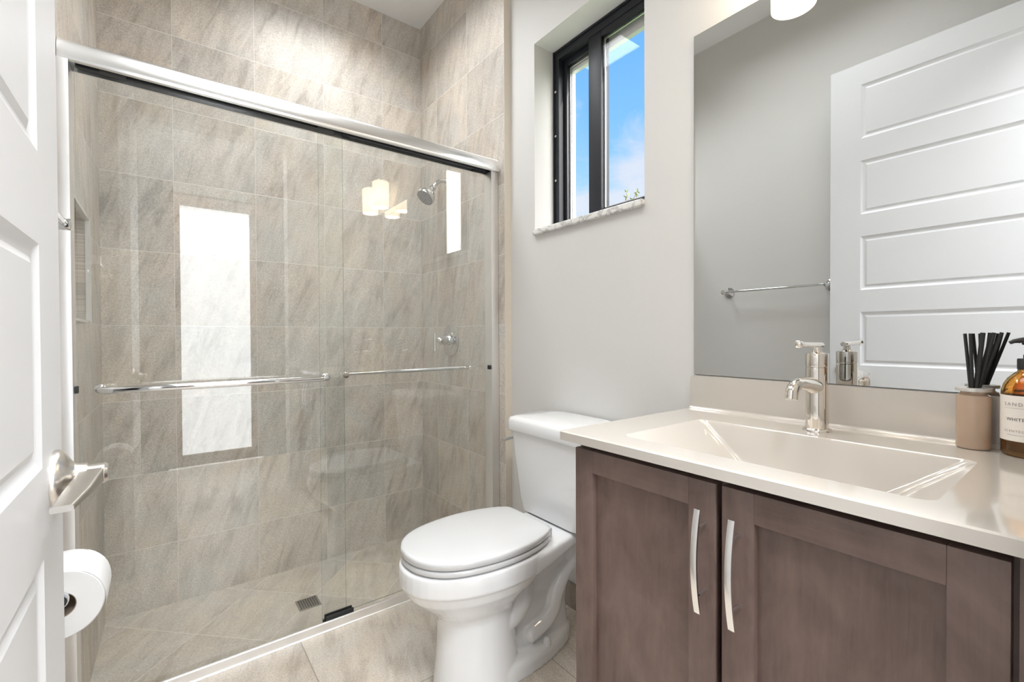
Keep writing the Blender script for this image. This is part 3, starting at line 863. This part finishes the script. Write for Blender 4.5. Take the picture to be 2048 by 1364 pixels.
for dz, fi, bi, li, ri, r in ((-0.0015, .0015, .0015, .002, .002, .019), (-0.006, .006, .0035, .010, .010, .018), (-0.05, .036, .016, .066, .066, .020), (-0.085, .056, .026, .108, .108, .026), (-0.095, .068, .034, .122, .122, .03), (-0.098, .085, .06, .15, .15, .03)):
    nx, _ = loop(rrect(BX0 + fi, BX1 - bi, BY0 + ri, BY1 - li, r, 8), CZ + dz)
    bridge(prev, nx); prev = nx
bm.faces.new(prev)
mbt = MB(); mbt.bm.free(); mbt.bm = bm
mbt.build('sink_top', M['counter'], top_, smooth=35)
b = MB()
oo = [(v, z) for v, z in rrect(VY0, 0.733, CZ - 0.001, 0.905, 0.010, 5)]
b.rings([[Vector((x, v, z)) for v, z in oo] for x in (1.195, XW - 0.0005)])
# cove where the splash meets the deck
cv = []
for i in range(7):
    a = math.radians(90 * i / 6)
    cv.append((1.1955 - 0.010 + 0.010 * math.sin(a), CZ + 0.010 - 0.010 * math.cos(a)))
cv = cv + [(1.197, CZ + 0.010), (1.197, CZ - 0.0005), (1.1855, CZ - 0.0005)]
b.rings([[Vector((x, y, z)) for x, z in cv] for y in (VY0 + 0.001, 0.7325)])
b.build('backsplash', M['counter'], top_, smooth=40)

mir = thing('wall_mirror', (XM, 0.39, 0.907), 'large frameless mirror above the backsplash reflecting the open white door', 'mirror')
b = MB(); b.box(XM, XW, 0.047, 0.731, 0.907, 1.867)
b.build('mirror_glass', None, mir, mats=[M['mirror'], M['glass_edge']], pick=lambda f: 0 if f.normal.x < -0.9 else 1)

# ------------------------------------------------------------------ faucet
fc = Vector((1.120, 0.388, CZ))
fa = thing('faucet', fc, 'polished nickel single-lever faucet at the back of the sink', 'faucet')
body = MB().lathe([(0.0275, 0), (0.0275, 0.003), (0.0255, 0.0055), (0.0218, 0.0065), (0.0215, 0.010), (0.0212, 0.136), (0.0203, 0.1368), (0.0203, 0.1385)], fc, (0, 0, 1), 48).build('faucet_body', M['nickel'], fa)
cap = MB().lathe([(0.0212, 0.1385), (0.0214, 0.1395), (0.0214, 0.1635), (0.0205, 0.166), (0.014, 0.1672), (0.0095, 0.169), (0.0075, 0.173), (0.0068, 0.181)], fc, (0, 0, 1), 48).build('faucet_cap', M['nickel'], fa)
zl = CZ + 0.1835
MB().lathe([(0.0052, 0), (0.0060, 0.002), (0.0058, 0.04), (0.0054, 0.105), (0.0058, 0.111), (0.0072, 0.115), (0.0078, 0.120), (0.0072, 0.125), (0.0035, 0.1275)], fc + Vector((0.026, 0, 0.1835)), Vector((-1, 0, 0.03)), 24).build('faucet_lever', M['nickel'], cap)
sp_ = bez([fc + Vector((-0.012, 0, 0.096)), fc + Vector((-0.05, 0, 0.104)), fc + Vector((-0.09, 0, 0.107)), fc + Vector((-0.112, 0, 0.104)), fc + Vector((-0.126, 0, 0.094)), fc + Vector((-0.131, 0, 0.078))], 6)
MB().tube(sp_, [0.0165 - 0.0045 * min(1, i / 14) for i in range(len(sp_))], 24).build('spout', M['nickel'], fa)

# ------------------------------------------------------------------ reed diffuser and soap bottle
jc = Vector((1.166, 0.1545, CZ))
jar = thing('diffuser_jar', jc, 'taupe frosted glass diffuser jar with a flat pale rim beside the amber bottle', 'diffuser')
MB().lathe([(0.0205, 0), (0.0228, 0.0015), (0.0235, 0.005), (0.0235, 0.092), (0.0225, 0.096), (0.0178, 0.0985), (0.0178, 0.1035), (0.0150, 0.1035), (0.0150, 0.098), (0.0205, 0.094), (0.0205, 0.018), (0.001, 0.016)], jc, (0, 0, 1), 48).build('jar_body', M['smoke'], jar)
b = MB()
b.lathe([(0.0095, 0.1035), (0.0242, 0.1035), (0.0242, 0.1085), (0.0238, 0.1095), (0.0095, 0.1095), (0.0095, 0.1035)], jc, (0, 0, 1), 48, cap=False)
b.build('jar_rim', M['lid'], jar)
RD = [(0.0125, 0.0045, 0.004, 'leftmost'), (0.0040, 0.0010, -0.004, 'second'), (-0.0100, -0.0010, 0.003, 'third'), (-0.0130, -0.0045, -0.005, 'fourth'), (-0.0215, -0.0025, 0.005, 'fifth'), (-0.0255, -0.0065, -0.002, 'sixth'), (-0.0345, -0.0060, 0.001, 'seventh')]
LB = ['black diffuser reed leaning furthest left in the taupe jar', 'black diffuser reed just right of the leftmost reed in the jar', 'black upright diffuser reed in the middle of the jar, nearer the mirror',
      'black upright diffuser reed in the middle of the jar, on the room side', 'black diffuser reed crossing right from the middle, fifth from the left', 'black diffuser reed second from the right in the taupe jar', 'black diffuser reed leaning furthest right, towards the amber bottle']
for (ty, by, ox, nm), lb in zip(RD, LB):
    p1 = jc + Vector((ox, by, 0.106)); p2 = jc + Vector((ox * 1.2, ty, 0.208 + random.uniform(-0.001, 0.001)))
    dv = (p2 - p1)
    p0 = p1 - dv * 0.84
    r = MB().cyl(p0, p2, 0.0026, 12).build('diffuser_reed', M['reed'])
    tag(r, lb, 'reed', 'diffuser reeds in the taupe jar')

bc = Vector((1.160, 0.0865, CZ))
bot = thing('soap_bottle', bc, 'amber glass pump bottle with a cream label at the right end of the top', 'bottle')
BR = 0.034
MB().lathe([(0.026, 0.0005), (0.0315, 0.0015), (BR, 0.006), (BR, 0.100), (0.0335, 0.110), (0.031, 0.121), (0.026, 0.131), (0.019, 0.139), (0.0145, 0.143), (0.0138, 0.147), (0.0138, 0.158),
            (0.0115, 0.158), (0.0115, 0.143), (0.017, 0.136), (0.024, 0.129), (0.029, 0.119), (0.0315, 0.108), (0.0315, 0.010), (0.001, 0.008)], bc, (0, 0, 1), 56).build('bottle_body', M['amber'], bot)
MB().lathe([(0.0310, 0.0105), (0.0310, 0.100), (0.0302, 0.106), (0.001, 0.1055)], bc, (0, 0, 1), 40).build('liquid_soap', real_glass('amber_liquid', (0.97, 0.70, 0.30), 0.0, 1.33), bot)
pc = MB().lathe([(0.0142, 0.146), (0.0150, 0.147), (0.0150, 0.163), (0.0142, 0.1645), (0.0078, 0.1645), (0.0078, 0.171), (0.0046, 0.172), (0.0046, 0.187), (0.0092, 0.188), (0.0098, 0.190), (0.0098, 0.198), (0.0085, 0.2005), (0.001, 0.201)], bc, (0, 0, 1), 32).build('pump', M['black'], bot)
nz = [bc + Vector((0, 0.004, 0.195)), bc + Vector((-0.004, 0.010, 0.1955)), bc + Vector((-0.007, 0.018, 0.194)), bc + Vector((-0.008, 0.023, 0.191))]
MB().tube(nz, [0.0052, 0.0045, 0.0036, 0.0028], 14).build('pump_spout', M['black'], pc)
# label wrapped round the front of the bottle; angle 0 faces the room, positive towards the mirror's left end
A0 = math.radians(180)
LR = BR + 0.0004
def lab(s_, z, r=LR): 
    a = A0 + s_ / LR
    return bc + Vector((r * math.cos(a), r * math.sin(a), z))
b = MB()
n = 40
b.rings([[lab(-0.0575 + 0.115 * i / n, z) for i in range(n + 1)] for z in (0.027, 0.103)], closed=False)
lbl = b.build('bottle_label', M['label'], bot)
lbl.modifiers.new('thickness', 'SOLIDIFY').thickness = 0.0003
def text_on_label(txt, size, s0, z, mat, spacing=1.0):
    cu = bpy.data.curves.new('t', 'FONT'); cu.body = txt; cu.size = size; cu.space_character = spacing
    cu.resolution_u = 3
    ob = bpy.data.objects.new('t', cu); COL.objects.link(ob)
    bpy.context.view_layer.update()
    dg = bpy.context.evaluated_depsgraph_get()
    me = bpy.data.meshes.new_from_object(ob.evaluated_get(dg))
    bpy.data.objects.remove(ob, do_unlink=True)
    bb = bmesh.new(); bb.from_mesh(me); bpy.data.meshes.remove(me)
    for v in bb.verts:
        v.co = lab(s0 + v.co.x, z + v.co.y, LR + 0.0004)
    mb = MB(); mb.bm.free(); mb.bm = bb
    return mb.build('label_text', mat, lbl, recalc=False)
def bars(s0, s1, z, mat, h=0.0007):
    b = MB()
    x = s0
    while x < s1:
        wd = random.uniform(0.0006, 0.0012)
        b.rings([[lab(x, zz, LR + 0.0004), lab(x + wd, zz, LR + 0.0004)] for zz in (z, z + h)], closed=False)
        x += wd + 0.0005
    return b.build('label_text', mat, lbl, recalc=False)
text_on_label('SAND', 0.0080, -0.0300, 0.0860, M['ink_light'], 1.35)
bars(-0.0300, 0.0, 0.0820, M['ink_light'], 0.0005)
text_on_label('WHITE', 0.0075, -0.0265, 0.0610, M['ink'], 1.05)
text_on_label('SCENTED', 0.0050, -0.0300, 0.0420, M['ink_light'], 1.4)
bars(-0.0255, 0.0, 0.0370, M['ink_light'], 0.0006)

# ------------------------------------------------------------------ vanity light above the mirror
lf = thing('vanity_light', (XW, 0.41, 1.95), 'chrome two-shade vanity light with lit frosted cylinders above the mirror', 'wall light')
MB().box(XW - 0.022, XW, 0.35, 0.47, 1.985, 2.065, 0.006, 3).build('back_plate', M['chrome'], lf)
MB().tube([(1.150, 0.285, 2.045), (1.150, 0.41, 2.045), (1.150, 0.535, 2.045)], 0.007, 12).build('cross_bar', M['chrome'], lf)
MB().cyl((XW - 0.02, 0.41, 2.045), (1.150, 0.41, 2.045), 0.008, 16).build('stem', M['chrome'], lf)
for y in (0.316, 0.502):
    MB().lathe([(0.010, 0.02), (0.020, 0.012), (0.024, 0.0), (0.024, -0.022)], (1.132, y, 2.030), (0, 0, 1), 24).build('socket', M['chrome'], lf)
    sh_ = MB().lathe([(0.046, 0), (0.050, 0.0), (0.053, 0.16), (0.046, 0.166), (0.020, 0.168), (0.020, 0.165), (0.044, 0.162), (0.049, 0.157), (0.046, 0)], (1.132, y, 1.855), (0, 0, 1), 40, cap=False).build('lamp_shade', M['shade'], lf)
    MB().lathe([(0.006, 0.0), (0.02, 0.008), (0.028, 0.026), (0.027, 0.045), (0.016, 0.07), (0.012, 0.09), (0.012, 0.12)], (1.132, y, 1.888), (0, 0, 1), 24).build('bulb', M['bulb'], sh_)

# ------------------------------------------------------------------ towel bar on the left wall
XT = -0.235
tb = thing('towel_bar', (XT, 1.11, 1.265), 'slim chrome towel bar on the left wall beside the door', 'towel bar')
MB().tube([(-0.168, 0.846, 1.265), (-0.168, 1.1, 1.265), (-0.168, 1.386, 1.265)], 0.0065, 14).build('bar', M['chrome'], tb)
for y in (0.856, 1.376):
    b = MB()
    b.lathe([(0.031, 0), (0.030, 0.004), (0.021, 0.008), (0.011, 0.012), (0.009, 0.052), (0.0125, 0.057), (0.0135, 0.067), (0.0125, 0.077), (0.004, 0.080)], (XT, y, 1.265), (1, 0, 0), 32)
    b.build('bar_post', M['chrome'], tb)

# ------------------------------------------------------------------ toilet paper
PX, PZ, PY0, PY1, PR = -0.144, 0.568, 1.070, 1.172, 0.058
hold = thing('toilet_paper_holder', (XT, 1.21, PZ), 'chrome post holder carrying the toilet roll on the left wall', 'toilet paper holder')
MB().lathe([(0.026, 0), (0.025, 0.004), (0.016, 0.010), (0.010, 0.013), (0.010, 0.085)], (XT, 1.212, PZ + 0.012), (1, 0, 0), 28).build('post', M['chrome'], hold)
MB().tube([(PX, 1.212, PZ + 0.012), (PX, 1.15, PZ + 0.012), (PX, 1.068, PZ + 0.012)], 0.0075, 16).build('rod', M['chrome'], hold)
MB().lathe([(0.0085, 0), (0.0130, 0.003), (0.0140, 0.010), (0.0130, 0.0150), (0.0115, 0.0165), (0.004, 0.0165)], (PX, 1.072, PZ + 0.012), (0, -1, 0), 28).build('rod_end', M['chrome'], hold)
MB().lathe([(0.0105, 0.0162), (0.0105, 0.0168), (0.008, 0.0175)], (PX, 1.072, PZ + 0.012), (0, -1, 0), 28).build('end_cap', M['bronze'], hold)
roll = thing('toilet_roll', (PX, 1.12, PZ), 'white toilet paper roll with a loose end, hanging behind the door edge', 'toilet paper')
n = 56
cr = 0.0215
b = MB()
b.lathe([(cr, 0), (PR - 0.002, 0.0), (PR, 0.002), (PR, 0.100), (PR - 0.002, 0.102), (cr, 0.102), (cr, 0)], (PX, PY0, PZ), (0, 1, 0), n, cap=False)
# loose end hanging off the room side
ends = []
for i in range(10):
    a = math.radians(62 - 10 * i)
    r = PR + 0.0004 + max(0, i - 5) ** 1.6 * 0.0005
    ends.append((PX + r * math.cos(a), PZ + r * math.sin(a)))
up_ = [[Vector((x, y, z)) for x, z in ends] for y in (PY0 + 0.001, PY0 + 0.05, PY1 - 0.001)]
b.rings(up_, closed=False)
b.build('paper', M['paper'], roll, smooth=45)
MB().lathe([(cr - 0.0012, 0.0008), (cr - 0.0001, 0.0008), (cr - 0.0001, 0.101), (cr - 0.0012, 0.101), (cr - 0.0012, 0.0008)], (PX, PY0, PZ), (0, 1, 0), 40, cap=False).build('cardboard_core', M['card'], roll)
